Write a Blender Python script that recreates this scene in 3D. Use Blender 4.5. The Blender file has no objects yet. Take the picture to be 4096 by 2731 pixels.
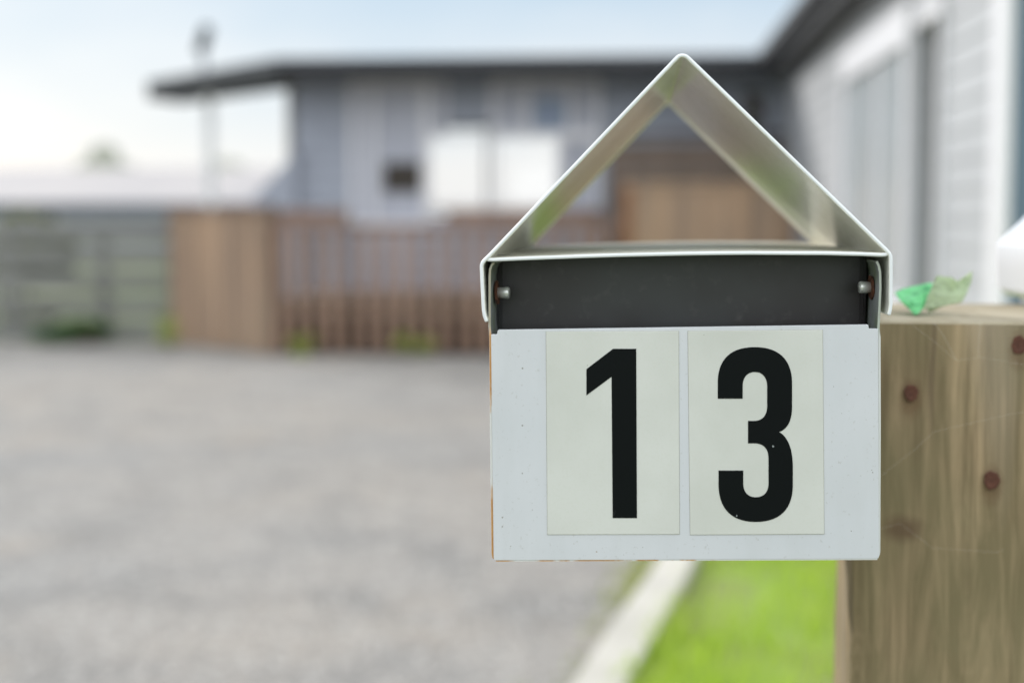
import bpy, bmesh, math, random
import numpy as np
from mathutils import Vector
R = math.radians
random.seed(4); rng = np.random.default_rng(4)
S = bpy.context.scene
COL = S.collection

# ---------------------------------------------------------------- camera
F = 4096*50/36.0                      # focal length in photo pixels
VPX, VPY = 2530.0, 877.0              # where lines running into the scene meet
CAMZ = 1.17
PIT = math.atan((1365.5-VPY)/F); YAW = math.atan((VPX-2048)/F*math.cos(PIT))
FRONT = 0.92                          # distance of the letterbox front
cd = bpy.data.cameras.new('camera'); cam = bpy.data.objects.new('camera', cd); COL.objects.link(cam)
cam.location = (0, 0, CAMZ); cam.rotation_euler = (R(90)-PIT, 0, YAW)
cd.lens = 50; cd.sensor_width = 36; cd.clip_start = 0.02; cd.clip_end = 1000
cd.dof.use_dof = True; cd.dof.focus_distance = 0.915; cd.dof.aperture_fstop = 2.75; cd.dof.aperture_blades = 9
S.camera = cam
S.render.resolution_x = 1024; S.render.resolution_y = 682
S.view_settings.view_transform = 'Standard'; S.view_settings.look = 'None'
S.view_settings.exposure = 0.0; S.view_settings.gamma = 1

# ---------------------------------------------------------------- light
SUN_AZ = math.atan2(-0.70, 0.71)      # direction the light comes from, clockwise from +Y (back left)
SUN_EL = R(23)
w = bpy.data.worlds.new('World'); S.world = w; w.use_nodes = True
nt = w.node_tree; N = nt.nodes; L = nt.links; N.clear()
out = N.new('ShaderNodeOutputWorld'); bg = N.new('ShaderNodeBackground'); bg.inputs[1].default_value = 0.10
sky = N.new('ShaderNodeTexSky'); sky.sky_type = 'NISHITA'; sky.sun_disc = False
sky.sun_elevation = SUN_EL; sky.sun_rotation = SUN_AZ; sky.air_density = 1.0; sky.dust_density = 1.5
tc = N.new('ShaderNodeTexCoord'); mp = N.new('ShaderNodeMapping'); mp.inputs['Scale'].default_value = (1, 1, 2.6)
mp.inputs['Location'].default_value = (0.35, 0.1, 0.2)
nz = N.new('ShaderNodeTexNoise'); nz.inputs['Scale'].default_value = 2.2; nz.inputs['Detail'].default_value = 6
sep = N.new('ShaderNodeSeparateXYZ'); L.new(tc.outputs['Generated'], sep.inputs[0])
L.new(tc.outputs['Generated'], mp.inputs[0]); L.new(mp.outputs[0], nz.inputs[0])
def mr(src, a, b, lo, hi):
    x = N.new('ShaderNodeMapRange'); x.inputs[1].default_value = a; x.inputs[2].default_value = b
    x.inputs[3].default_value = lo; x.inputs[4].default_value = hi; L.new(src, x.inputs[0]); return x.outputs[0]
def mth(op, a, b, clamp=False):
    x = N.new('ShaderNodeMath'); x.operation = op; x.use_clamp = clamp
    for k, q in enumerate((a, b)):
        if isinstance(q, (int, float)): x.inputs[k].default_value = q
        else: L.new(q, x.inputs[k])
    return x.outputs[0]
# thin pale cloud, whiter towards the horizon and in soft bands; cloud boosted overhead and behind the viewer, added to light camera-facing sides
white = mth('ADD', mr(sep.outputs[2], 0.03, 0.17, 0.95, 0.0), mr(nz.outputs[0], 0.42, 0.66, 0.0, 0.6), True)
cm = N.new('ShaderNodeMix'); cm.data_type = 'RGBA'; L.new(white, cm.inputs[0])
cm.inputs[6].default_value = (5.0, 6.9, 8.7, 1); cm.inputs[7].default_value = (9.6, 9.9, 10.2, 1)
thick = mth('ADD', mr(sep.outputs[2], 0.30, 0.75, 1.0, 1.7), mr(sep.outputs[1], 0.2, -0.6, 0.0, 1.0))
cw = N.new('ShaderNodeMix'); cw.data_type = 'RGBA'; L.new(cm.outputs[2], cw.inputs[6]); cw.inputs[7].default_value = (8.7, 9.0, 9.3, 1)
L.new(mth('ADD', mr(sep.outputs[2], 0.28, 0.6, 0.0, 1.0), mr(sep.outputs[1], 0.3, -0.3, 0.0, 1.0), True), cw.inputs[0])
sc3 = N.new('ShaderNodeVectorMath'); sc3.operation = 'SCALE'; L.new(cw.outputs[2], sc3.inputs[0]); L.new(thick, sc3.inputs['Scale'])
mx = N.new('ShaderNodeMix'); mx.data_type = 'RGBA'; mx.inputs[0].default_value = 0.86
L.new(sky.outputs[0], mx.inputs[6]); L.new(sc3.outputs[0], mx.inputs[7])
L.new(mx.outputs[2], bg.inputs[0]); L.new(bg.outputs[0], out.inputs[0])
sd = bpy.data.lights.new('sun', 'SUN'); sd.energy = 2.7; sd.angle = R(3); sd.color = (1.0, 0.955, 0.90)
sun = bpy.data.objects.new('sun', sd); COL.objects.link(sun)
dv = Vector((math.sin(SUN_AZ)*math.cos(SUN_EL), math.cos(SUN_AZ)*math.cos(SUN_EL), math.sin(SUN_EL)))
sun.rotation_euler = dv.to_track_quat('Z', 'Y').to_euler(); sun.location = (-4, 3, 6)

# ---------------------------------------------------------------- measuring helpers
def ray(px, py):
    a = (px-2048)/F; b = -(py-1365.5)/F
    cy, sy, cp, sp = math.cos(YAW), math.sin(YAW), math.cos(PIT), math.sin(PIT)
    right = Vector((cy, sy, 0)); fwd = Vector((-sy*cp, cy*cp, -sp)); up = Vector((-sy*sp, cy*sp, cp))
    return fwd + right*a + up*b
def at(px, py, Y):
    d = ray(px, py); t = Y/d.y; return Vector((d.x*t, Y, CAMZ+d.z*t))
def gnd(px, py, z=0.0):
    d = ray(px, py); t = (z-CAMZ)/d.z; return Vector((d.x*t, d.y*t, z))
def X_(px, Y): return at(px, VPY, Y).x
def Z_(py, Y, px=2048): return at(px, py, Y).z
def P(px, py, Y=FRONT):
    v = at(px, py, Y); return (v.x, v.z)

# ---------------------------------------------------------------- object helpers
def tag(o, label=None, cat=None, group=None, kind=None):
    if label: o['label'] = label
    if cat: o['category'] = cat
    if group: o['group'] = group
    if kind: o['kind'] = kind
    return o
def thing(name, loc, label, cat, group=None):
    o = bpy.data.objects.new(name, None); COL.objects.link(o); o.location = loc
    o.empty_display_size = .1
    o['_'] = 0; del o['_']
    return tag(o, label, cat, group)
def worldloc(o):
    v = Vector((0, 0, 0))
    while o: v += Vector(o.location); o = o.parent
    return v
def obj(name, verts, faces, mats, parent=None, origin=None, smooth=False, bevel=0, mi=None, seg=2, ang=35):
    org = worldloc(parent) if parent else Vector(origin or (0, 0, 0))
    me = bpy.data.meshes.new(name)
    me.from_pydata([tuple(Vector(v)-org) for v in verts], [], [tuple(f) for f in faces])
    if not isinstance(mats, (list, tuple)): mats = [mats]
    for m in mats: me.materials.append(m)
    if mi: me.polygons.foreach_set('material_index', mi)
    bm = bmesh.new(); bm.from_mesh(me); bmesh.ops.recalc_face_normals(bm, faces=bm.faces); bm.to_mesh(me); bm.free()
    if smooth: me.polygons.foreach_set('use_smooth', [True]*len(me.polygons))
    me.update()
    o = bpy.data.objects.new(name, me); COL.objects.link(o)
    if parent: o.parent = parent
    else: o.location = org
    if bevel:
        b = o.modifiers.new('bevel', 'BEVEL'); b.width = bevel; b.segments = seg; b.limit_method = 'ANGLE'; b.angle_limit = R(ang)
        b.harden_normals = False
    return o
class MB:
    def __init__(s): s.v = []; s.f = []; s.m = []
    def add(s, v, f, m=0):
        n = len(s.v); s.v += [tuple(p) for p in v]; s.f += [tuple(i+n for i in q) for q in f]; s.m += [m]*len(f)
    def box(s, x0, x1, y0, y1, z0, z1, m=0):
        s.add([(x0,y0,z0),(x1,y0,z0),(x1,y1,z0),(x0,y1,z0),(x0,y0,z1),(x1,y0,z1),(x1,y1,z1),(x0,y1,z1)],
              [(0,3,2,1),(4,5,6,7),(0,1,5,4),(1,2,6,5),(2,3,7,6),(3,0,4,7)], m)
    def prism(s, poly, z0, z1, m=0):            # polygon in XY
        n = len(poly)
        s.add([(p[0],p[1],z0) for p in poly]+[(p[0],p[1],z1) for p in poly],
              [tuple(range(n))[::-1], tuple(range(n, 2*n))]+[(i,(i+1)%n,(i+1)%n+n,i+n) for i in range(n)], m)
    def plate(s, poly, y0, y1, m=0):            # polygon in XZ
        n = len(poly)
        s.add([(p[0],y0,p[1]) for p in poly]+[(p[0],y1,p[1]) for p in poly],
              [tuple(range(n)), tuple(range(n, 2*n))[::-1]]+[(i,i+n,(i+1)%n+n,(i+1)%n) for i in range(n)], m)
    def tube(s, pts, r, k=8, m=0, caps=True):
        pts = [Vector(p) for p in pts]; rings = []
        for i, p in enumerate(pts):
            d = (pts[min(i+1, len(pts)-1)]-pts[max(i-1, 0)]).normalized()
            a = d.orthogonal().normalized(); b = d.cross(a)
            rr = r[i] if isinstance(r, (list, tuple)) else r
            rings.append([p+(a*math.cos(2*math.pi*j/k)+b*math.sin(2*math.pi*j/k))*rr for j in range(k)])
        # keep rings aligned
        v = [q for g in rings for q in g]
        f = [(i*k+j, i*k+(j+1)%k, (i+1)*k+(j+1)%k, (i+1)*k+j) for i in range(len(pts)-1) for j in range(k)]
        if caps: f += [tuple(range(k))[::-1], tuple(range((len(pts)-1)*k, len(pts)*k))]
        s.add(v, f, m)
    def build(s, name, mats, parent=None, **k):
        return obj(name, s.v, s.f, mats, parent, mi=s.m if isinstance(mats, (list, tuple)) else None, **k)
def wn(o):
    w_ = o.modifiers.new('weighted', 'WEIGHTED_NORMAL'); w_.keep_sharp = False; w_.weight = 100; return o
def thick_path(mb, pts, t, y0, y1, ny=1, ml=0, mr=0, end_mat=None):
    """sheet of thickness t following pts in XZ, running from y0 to y1; ml/mr = material left/right of travel"""
    n = len(pts); Lp = []; Rp = []
    for i in range(n):
        a = Vector(pts[max(i-1, 0)]); b = Vector(pts[i]); c = Vector(pts[min(i+1, n-1)])
        d1 = (b-a).normalized() if i else (c-b).normalized(); d2 = (c-b).normalized() if i < n-1 else d1
        n1 = Vector((-d1.y, d1.x)); n2 = Vector((-d2.y, d2.x)); m = (n1+n2).normalized()
        s = t/2/max(.5, m.dot(n1)); Lp.append(b+m*s); Rp.append(b-m*s)
    v = []
    for k in range(ny+1):
        y = y0+(y1-y0)*k/ny
        for i in range(n): v.append((Lp[i].x, y, Lp[i].y))
        for i in range(n): v.append((Rp[i].x, y, Rp[i].y))
    f = []; m = []
    for k in range(ny):
        o = k*2*n; q = o+2*n
        for i in range(n-1):
            f.append((o+i, o+i+1, q+i+1, q+i)); m.append(ml)
            f.append((o+n+i, q+n+i, q+n+i+1, o+n+i+1)); m.append(end_mat if end_mat and k == ny-1 else mr)
        f.append((o, q, q+n, o+n)); m.append(0); f.append((o+n-1, o+2*n-1, q+2*n-1, q+n-1)); m.append(0)
    for i in range(n-1):
        f.append((i, n+i, n+i+1, i+1)); m.append(0)
        o = ny*2*n; f.append((o+i, o+i+1, o+n+i+1, o+n+i)); m.append(0)
    b = len(mb.v); mb.v += v; mb.f += [tuple(x+b for x in g) for g in f]; mb.m += m

# ---------------------------------------------------------------- materials
def mat(name, col, rough=.6, spec=.5, metal=0, coat=0):
    m = bpy.data.materials.new(name); m.use_nodes = True
    b = m.node_tree.nodes['Principled BSDF']
    b.inputs['Base Color'].default_value = (*col, 1); b.inputs['Roughness'].default_value = rough
    b.inputs['Specular IOR Level'].default_value = spec; b.inputs['Metallic'].default_value = metal
    b.inputs['Coat Weight'].default_value = coat
    return m
class NT:
    def __init__(s, m): s.m = m; s.t = m.node_tree; s.b = s.t.nodes['Principled BSDF']; s.tc = s.t.nodes.new('ShaderNodeTexCoord')
    def n(s, k, **kw):
        x = s.t.nodes.new(k)
        for a, b in kw.items(): setattr(x, a, b)
        return x
    def l(s, a, b): s.t.links.new(a, b)
    def coord(s, sc=(1,1,1), loc=(0,0,0)):
        m = s.n('ShaderNodeMapping'); m.inputs['Scale'].default_value = sc; m.inputs['Location'].default_value = loc
        s.l(s.tc.outputs['Object'], m.inputs[0]); return m.outputs[0]
    def noise(s, scale, detail=4, sc=(1,1,1), rough=.55, loc=(0,0,0), dist=0):
        x = s.n('ShaderNodeTexNoise'); x.inputs['Scale'].default_value = scale; x.inputs['Detail'].default_value = detail
        x.inputs['Roughness'].default_value = rough; x.inputs['Distortion'].default_value = dist
        s.l(s.coord(sc, loc), x.inputs[0]); return x.outputs[0]
    def vor(s, scale, sc=(1,1,1), out='Distance', feat='F1'):
        x = s.n('ShaderNodeTexVoronoi', feature=feat); x.inputs['Scale'].default_value = scale
        s.l(s.coord(sc), x.inputs[0]); return x.outputs[out]
    def ramp(s, v, a, b, lo=0., hi=1.):
        x = s.n('ShaderNodeMapRange'); x.inputs[1].default_value = a; x.inputs[2].default_value = b
        x.inputs[3].default_value = lo; x.inputs[4].default_value = hi; s.l(v, x.inputs[0]); return x.outputs[0]
    def math(s, op, a, b):
        x = s.n('ShaderNodeMath', operation=op)
        for i, q in enumerate((a, b)):
            if isinstance(q, (int, float)): x.inputs[i].default_value = q
            else: s.l(q, x.inputs[i])
        return x.outputs[0]
    def mix(s, fac, a, b):
        x = s.n('ShaderNodeMix', data_type='RGBA')
        if isinstance(fac, (int, float)): x.inputs[0].default_value = fac
        else: s.l(fac, x.inputs[0])
        for i, q in ((6, a), (7, b)):
            if isinstance(q, tuple): x.inputs[i].default_value = (*q, 1)
            else: s.l(q, x.inputs[i])
        return x.outputs[2]
    def color(s, c): s.l(c, s.b.inputs['Base Color'])
    def rough(s, v): s.l(v, s.b.inputs['Roughness'])
    def bump(s, h, strength=.3, dist=.01):
        x = s.n('ShaderNodeBump'); x.inputs['Strength'].default_value = strength; x.inputs['Distance'].default_value = dist
        s.l(h, x.inputs['Height']); s.l(x.outputs[0], s.b.inputs['Normal'])
    def axis(s, i):
        x = s.n('ShaderNodeSeparateXYZ'); s.l(s.tc.outputs['Object'], x.inputs[0]); return x.outputs[i]

def vary(name, a, b, scale=3, sc=(1,1,1), rough=.7, bump=0, bs=40, spec=.4, detail=5):
    m = mat(name, a, rough, spec); t = NT(m)
    t.color(t.mix(t.ramp(t.noise(scale, detail, sc), .35, .65), a, b))
    if bump: t.bump(t.noise(bs, 4, sc), bump, .01)
    return m

def specks(t, base, scale, thr, col, seed=(0,0,0), dens=.55):
    v = t.n('ShaderNodeTexVoronoi'); v.inputs['Scale'].default_value = scale; v.inputs['Randomness'].default_value = 1
    t.l(t.coord((1, .001, 1), seed), v.inputs[0])
    s_ = t.n('ShaderNodeSeparateColor'); t.l(v.outputs['Color'], s_.inputs[0])
    size = t.math('MULTIPLY', t.ramp(s_.outputs[0], dens, 1.0, 0, 1), thr)
    wob = t.math('MULTIPLY', t.noise(900, 2), thr*.9)
    d = t.math('SUBTRACT', t.math('ADD', v.outputs['Distance'], wob), thr*.45)
    m_ = t.math('LESS_THAN', d, size)
    return t.mix(t.math('MULTIPLY', m_, .8), base, col)

# letterbox paint
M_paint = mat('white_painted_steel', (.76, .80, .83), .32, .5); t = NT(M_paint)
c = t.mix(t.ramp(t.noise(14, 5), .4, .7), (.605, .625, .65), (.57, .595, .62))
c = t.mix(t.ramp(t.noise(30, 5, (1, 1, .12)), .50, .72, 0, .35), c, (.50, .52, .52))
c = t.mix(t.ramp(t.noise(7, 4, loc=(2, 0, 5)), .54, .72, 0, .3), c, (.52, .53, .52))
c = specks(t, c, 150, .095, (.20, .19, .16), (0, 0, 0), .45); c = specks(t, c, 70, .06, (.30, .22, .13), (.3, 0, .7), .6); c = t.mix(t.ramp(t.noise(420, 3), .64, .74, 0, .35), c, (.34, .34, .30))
t.color(c); t.bump(t.noise(60, 3), .04, .002)
M_edge = mat('white_paint_with_rusty_edge', (.8, .8, .78), .4); t = NT(M_edge)
rm = t.math('MULTIPLY', t.ramp(t.axis(2), .146, .152, 1, .25), t.ramp(t.math('ADD', t.noise(55, 5, (1, 1, .35)), t.ramp(t.axis(0), -.1, .1, .13, -.09)), .52, .60))
t.color(t.mix(rm, t.mix(t.ramp(t.axis(2), .146, .152), (.68, .69, .66), (.40, .44, .38)), t.mix(t.noise(300, 3), (.42, .18, .05), (.62, .36, .12))))
M_tube = mat('white_paint_outer_roof', (.80, .83, .86), .3); t = NT(M_tube)
c = specks(t, t.mix(t.ramp(t.noise(20, 4), .4, .7), (.80, .83, .85), (.76, .79, .80)), 50, .03, (.2, .17, .1))
t.color(c)
M_inner = mat('weathered_paint_inside_roof', (.7, .7, .6), .30, .5, coat=.75); t = NT(M_inner)
t.b.inputs['Coat Roughness'].default_value = .07; t.b.inputs['Coat IOR'].default_value = 1.6
c = t.mix(t.ramp(t.noise(22, 5), .35, .65), (.86, .86, .79), (.78, .79, .69))
c = t.mix(t.ramp(t.noise(240, 5), .50, .64, 0, .25), c, (.36, .38, .25))
t.color(c); t.bump(t.math('ADD', t.noise(9, 2), t.math('MULTIPLY', t.noise(30, 2, (1, .25, 1)), .12)), .16, .006)
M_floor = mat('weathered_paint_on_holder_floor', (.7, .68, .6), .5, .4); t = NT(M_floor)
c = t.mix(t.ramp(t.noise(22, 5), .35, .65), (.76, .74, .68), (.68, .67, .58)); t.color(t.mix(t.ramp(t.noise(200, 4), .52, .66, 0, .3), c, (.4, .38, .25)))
M_bodyin = mat('shaded_paint_inside_box', (.35, .38, .38), .45); t = NT(M_bodyin)  # white inner walls coloured dark for the shade in the slot, greenish mottling
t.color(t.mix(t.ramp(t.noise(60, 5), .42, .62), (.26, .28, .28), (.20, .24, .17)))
M_flap = mat('dark_grey_flap_paint', (.035, .035, .037), .34, .5); t = NT(M_flap)
c = t.mix(t.ramp(t.noise(11, 3), .38, .64), (.030, .027, .027), (.046, .050, .050)); t.color(t.mix(t.ramp(t.noise(90, 5), .58, .75, 0, .35), c, (.11, .11, .10))); t.bump(t.noise(12, 2), .15, .004)
M_plate = mat('cream_plastic_number_plate', (.70, .72, .66), .3, .5); t = NT(M_plate)
c = t.mix(t.ramp(t.noise(9, 4), .4, .66), (.625, .64, .60), (.55, .565, .52))
c = t.mix(t.ramp(t.noise(700, 2), .5, .7, 0, .12), c, (.5, .52, .42))
c = specks(t, c, 34, .06, (.30, .20, .09), (.8, 0, .2), .6); c = specks(t, c, 80, .07, (.2, .2, .14), (.1, 0, .2), .7); t.color(c)
M_pedge = mat('grimy_plate_edge', (.33, .33, .27), .6)
M_num = mat('glossy_black_numeral', (.004, .006, .008), .10, .22); t = NT(M_num)
c = specks(t, (.004, .005, .007), 90, .08, (.30, .33, .33), (.1, 0, .4), .8)
sc_ = t.ramp(t.noise(40, 6, (3, 1, .6), .7), .70, .74, 0, .25); t.color(t.mix(sc_, c, (.15, .17, .18)))
M_bolt = mat('zinc_bolt', (.72, .74, .70), .30, .5, .55)
M_rust = vary('rusty_washer', (.05, .022, .015), (.12, .045, .02), 300, rough=.9)
M_slot = mat('dark_socket', (.02, .02, .02), .6)

# timber
_FL = Vector((.1675, 1.083, 0)); _n = Vector((-.080, -.996, 0)).normalized()
def _fp(px, py):
    d_ = ray(px, py); o_ = Vector((0, 0, CAMZ)); q = o_+d_*((_FL-o_).dot(_n)/d_.dot(_n)); return (q.x-.29, q.z)
NAILS = [_fp(3645, 1572), _fp(3968, 1921), _fp(4078, 1380)]
def wood(name, a, b, dark, green=(.2, .2, .12), gk=.3, s=1.0, rough=.8, sc=(1, 1, .06), knot=None):
    m = mat(name, a, rough, .25); t = NT(m)
    g = t.noise(38*s, 8, (sc[0], sc[1], sc[2]*1.4), .6, dist=.9); g2 = t.noise(9*s, 5, sc)
    c = t.mix(t.ramp(g, .38, .60), a, b)
    c = t.mix(t.ramp(t.noise(120*s, 5, (sc[0], sc[1], sc[2]*.5) if sc[2] < 1 else sc, .6), .50, .64, 0, .55), c, dark)
    c = t.mix(t.ramp(g2, .50, .72, 0, .8), c, dark)
    c = t.mix(t.ramp(t.noise(6*s, 5), .48, .66, 0, gk), c, green)
    if knot:
        d = t.n('ShaderNodeVectorMath', operation='DISTANCE'); t.l(t.coord((1, 0, 1.5), (0, 0, 0)), d.inputs[0]); d.inputs[1].default_value = (knot[0], 0, knot[1]*1.5)
        dd = t.math('ADD', d.outputs[1], t.math('MULTIPLY', t.math('SUBTRACT', t.noise(45, 3), .5), .016))
        c = t.mix(t.ramp(dd, .006, .020, .85, 0), c, (.13, .085, .05))
        c = t.mix(t.ramp(t.noise(5, 2, (2.2, 1, .3), loc=(.4, 0, 0)), .52, .68, 0, .6), c, (.42, .35, .27))
    if knot:
        for (nx_, nz2) in NAILS:
            d = t.n('ShaderNodeVectorMath', operation='DISTANCE'); t.l(t.coord((1, 0, .55)), d.inputs[0]); d.inputs[1].default_value = (nx_, 0, (nz2-.004)*.55)
            dd = t.math('ADD', d.outputs[1], t.math('MULTIPLY', t.math('SUBTRACT', t.noise(220, 3), .5), .005))
            c = t.mix(t.ramp(dd, .0045, .0100, .4, 0), c, (.13, .06, .03))
        for (x0_, zlo, zhi, wd, am) in ((.053-.04, .98, 1.2, .006, .75), (.036, .86, .93, .003, .6), (-.066, 1.0, 1.2, .0035, .5), (.11, .55, .86, .004, .45), (-.03, .3, .75, .006, .4), (.075, .2, .62, .003, .5)):
            xx_ = t.math('ADD', t.axis(0), t.math('MULTIPLY', t.math('SUBTRACT', t.noise(9, 2), .5), .012))
            m1 = t.ramp(t.math('ABSOLUTE', t.math('SUBTRACT', xx_, x0_), 0), wd*.2, wd, am, 0)
            zz_ = t.math('ABSOLUTE', t.math('SUBTRACT', t.axis(2), (zlo+zhi)/2), 0)
            c = t.mix(t.math('MULTIPLY', m1, t.ramp(zz_, (zhi-zlo)*.3, (zhi-zlo)*.5, 1, 0)), c, (.10, .07, .045))
    t.color(c); t.bump(t.math('ADD', g, t.noise(160*s, 4, sc)), .35, .003)
    return m
M_post = wood('treated_pine_post', (.44, .33, .20), (.20, .155, .085), (.12, .085, .045), (.19, .17, .09), .5, knot=(-.085, .937))
M_posttop = wood('sun_bleached_end_grain', (.42, .37, .275), (.33, .285, .20), (.24, .20, .13), (.3, .28, .17), .2, sc=(.3, .1, 1))
M_tan = wood('tan_fence_boards', (.46, .31, .20), (.34, .25, .185), (.21, .15, .11), gk=.1, s=.25)
M_brown = wood('brown_deck_timber', (.32, .215, .165), (.25, .17, .135), (.17, .11, .08), gk=.1, s=.25)
M_brown2 = wood('dark_brown_cladding', (.19, .145, .115), (.15, .115, .09), (.10, .08, .06), gk=.1, s=.25)
M_gfence = wood('weathered_grey_fence', (.25, .255, .24), (.17, .175, .165), (.10, .10, .09), (.15, .16, .12), .15, s=.25, sc=(.08, 1, 1))
M_edging = vary('pale_concrete_edging', (.52, .50, .45), (.42, .405, .36), 3, bump=.2, bs=30, rough=.9)
# house
M_wall = vary('grey_weatherboard_paint', (.36, .39, .455), (.325, .35, .415), 1.2, rough=.55)
M_wing = vary('light_grey_weatherboard_paint', (.46, .475, .495), (.40, .415, .435), 1.5, rough=.5)
M_endshade = vary('end_wall_shade_blue', (.125, .18, .235), (.105, .155, .205), 1.2, rough=.6)  # wing's end face: its shade is put into this dark blue colour
M_trim = mat('white_joinery_paint', (.74, .74, .77), .45)
M_fascia = mat('charcoal_fascia_paint', (.03, .033, .04), .5)
M_roof = vary('grey_metal_roofing', (.07, .075, .08), (.055, .06, .065), 2, rough=.6)
M_soffit = mat('grey_soffit', (.11, .115, .125), .6)
M_curtain = vary('lilac_grey_curtain', (.43, .45, .52), (.50, .515, .575), 5, (6, 1, .3), rough=.9)
M_dark = mat('dark_room_finish', (.05, .042, .034), .8)
M_room = mat('room_plaster', (.35, .34, .32), .8)
M_blue = mat('blue_grey_blind', (.25, .31, .42), .5)
M_pipe = mat('pale_flue_steel', (.36, .38, .42), .35, metal=.3)
M_cowl = mat('dark_teal_cowl', (.008, .018, .026), .7)
M_bright = mat('white_lacquer', (.74, .755, .78), .22, .5)
M_glass = bpy.data.materials.new('window_glass'); M_glass.use_nodes = True
g = M_glass.node_tree; g.nodes.clear(); o_ = g.nodes.new('ShaderNodeOutputMaterial'); mi_ = g.nodes.new('ShaderNodeMixShader')
tr = g.nodes.new('ShaderNodeBsdfTransparent'); tr.inputs[0].default_value = (1, 1, 1, 1); gl = g.nodes.new('ShaderNodeBsdfGlossy'); gl.inputs['Roughness'].default_value = .02
fr = g.nodes.new('ShaderNodeFresnel'); fr.inputs[0].default_value = 1.5
g.links.new(fr.outputs[0], mi_.inputs[0]); g.links.new(tr.outputs[0], mi_.inputs[1]); g.links.new(gl.outputs[0], mi_.inputs[2]); g.links.new(mi_.outputs[0], o_.inputs[0])
# ground
M_gravel = mat('grey_gravel', (.36, .35, .33), .95, .2); t = NT(M_gravel)
c = t.mix(t.ramp(t.noise(.55, 3), .35, .68), (.36, .325, .288), (.285, .28, .275))
c = t.mix(t.ramp(t.noise(2.4, 4, loc=(3, 1, 0)), .46, .66, 0, .75), c, (.19, .185, .18))
c = t.mix(t.ramp(t.noise(1.1, 3, loc=(9, 4, 0)), .58, .75, 0, .5), c, (.43, .35, .27))
st = t.n('ShaderNodeTexVoronoi'); st.inputs['Scale'].default_value = 42; t.l(t.coord(), st.inputs[0])
sv = t.n('ShaderNodeSeparateColor'); t.l(st.outputs['Color'], sv.inputs[0])
c = t.mix(t.ramp(sv.outputs[0], 0, 1, 0, .55), c, (.22, .22, .21)); c = t.mix(t.ramp(sv.outputs[1], .6, 1, 0, .5), c, (.55, .53, .5))
t.color(c); t.bump(st.outputs['Distance'], .8, .02)
M_soil = vary('lawn_soil', (.22, .33, .05), (.20, .22, .08), 3.5, rough=1)
M_earth = vary('rough_grassland', (.10, .14, .05), (.13, .14, .08), .6, rough=1)
def leafmat(name, a, b, scale=3, tr=.35):
    m = vary(name, a, b, scale, rough=.6, spec=.3)
    m.node_tree.nodes['Principled BSDF'].inputs['Transmission Weight'].default_value = 0
    t = m.node_tree; tb = t.nodes.new('ShaderNodeBsdfTranslucent'); mx_ = t.nodes.new('ShaderNodeMixShader'); mx_.inputs[0].default_value = tr
    tb.inputs[0].default_value = (a[0]*1.5, a[1]*1.4, a[2], 1)
    o_ = t.nodes['Material Output']; t.links.new(t.nodes['Principled BSDF'].outputs[0], mx_.inputs[1]); t.links.new(tb.outputs[0], mx_.inputs[2]); t.links.new(mx_.outputs[0], o_.inputs[0])
    return m
M_grass = leafmat('lime_green_grass', (.32, .48, .05), (.46, .56, .13), 3.2, .42)
M_hedge = leafmat('dark_olive_leaves', (.06, .085, .025), (.10, .12, .05), 2)
M_hedge2 = leafmat('dusty_olive_leaves', (.14, .16, .09), (.18, .19, .13), 2)
M_shrub = leafmat('deep_green_leaves', (.03, .09, .02), (.06, .13, .03), 3)
M_weed = leafmat('yellow_green_leaves', (.26, .32, .06), (.34, .37, .12), 3)
M_bark = vary('grey_bark', (.12, .10, .08), (.18, .15, .12), 8, rough=.9)

# ---------------------------------------------------------------- setting: ground, driveway, lawn
def sheet(name, pts, z, m, thick=0):
    mb = MB()
    if thick: mb.prism(pts, z-thick, z)
    else: mb.add([(p[0], p[1], z) for p in pts], [tuple(range(len(pts)))])
    return tag(mb.build(name, m), kind='structure')
sheet('ground', [(-300, -200), (300, -200), (300, 600), (-300, 600)], 0, M_earth)
eL0, eL1 = gnd(2290, 2731, .05), gnd(2615, 2250, .05)
eR0, eR1 = gnd(2500, 2731, .05), gnd(2778, 2240, .05)
def ext(a, b, Y): k = (Y-a.y)/(b.y-a.y); return (a.x+(b.x-a.x)*k, Y)
l0, l1, r0, r1 = ext(eL0, eL1, 1.9), ext(eL0, eL1, 11.6), ext(eR0, eR1, 1.9), ext(eR0, eR1, 11.6)
sheet('gravel_driveway', [(-14, -.6), (l0[0], -.6), l0, l1, (l1[0], 13.1), (-14, 13.1)], .006, M_gravel)
sheet('lawn', [r0, (6, 1.9), (6, 5.4), (1.3, 5.4), (1.3, 11.6), r1], .006, M_soil)
mb = MB()
n = 24                                      # edging with a slightly uneven top
va = []
for i in range(n+1):
    Y = 1.9+(11.6-1.9)*i/n; a = ext(eL0, eL1, Y); b = ext(eR0, eR1, Y); j = lambda s=.006: random.uniform(-s, s)
    va += [(a[0]+j(), Y, 0), (a[0]+j(), Y, .05+j(.004)), (b[0]+j(), Y, .05+j(.004)), (b[0]+j(), Y, 0)]
fa = [(i*4+k, i*4+k+1, i*4+k+5, i*4+k+4) for i in range(n) for k in range(3)]+[(0, 1, 2, 3), (n*4+3, n*4+2, n*4+1, n*4)]
ed = obj('lawn_edging', va, fa, M_edging, bevel=.008, origin=(l0[0], 2, 0))
tag(ed, 'pale concrete strip between the grey gravel and the bright lawn', 'garden edging')

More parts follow.
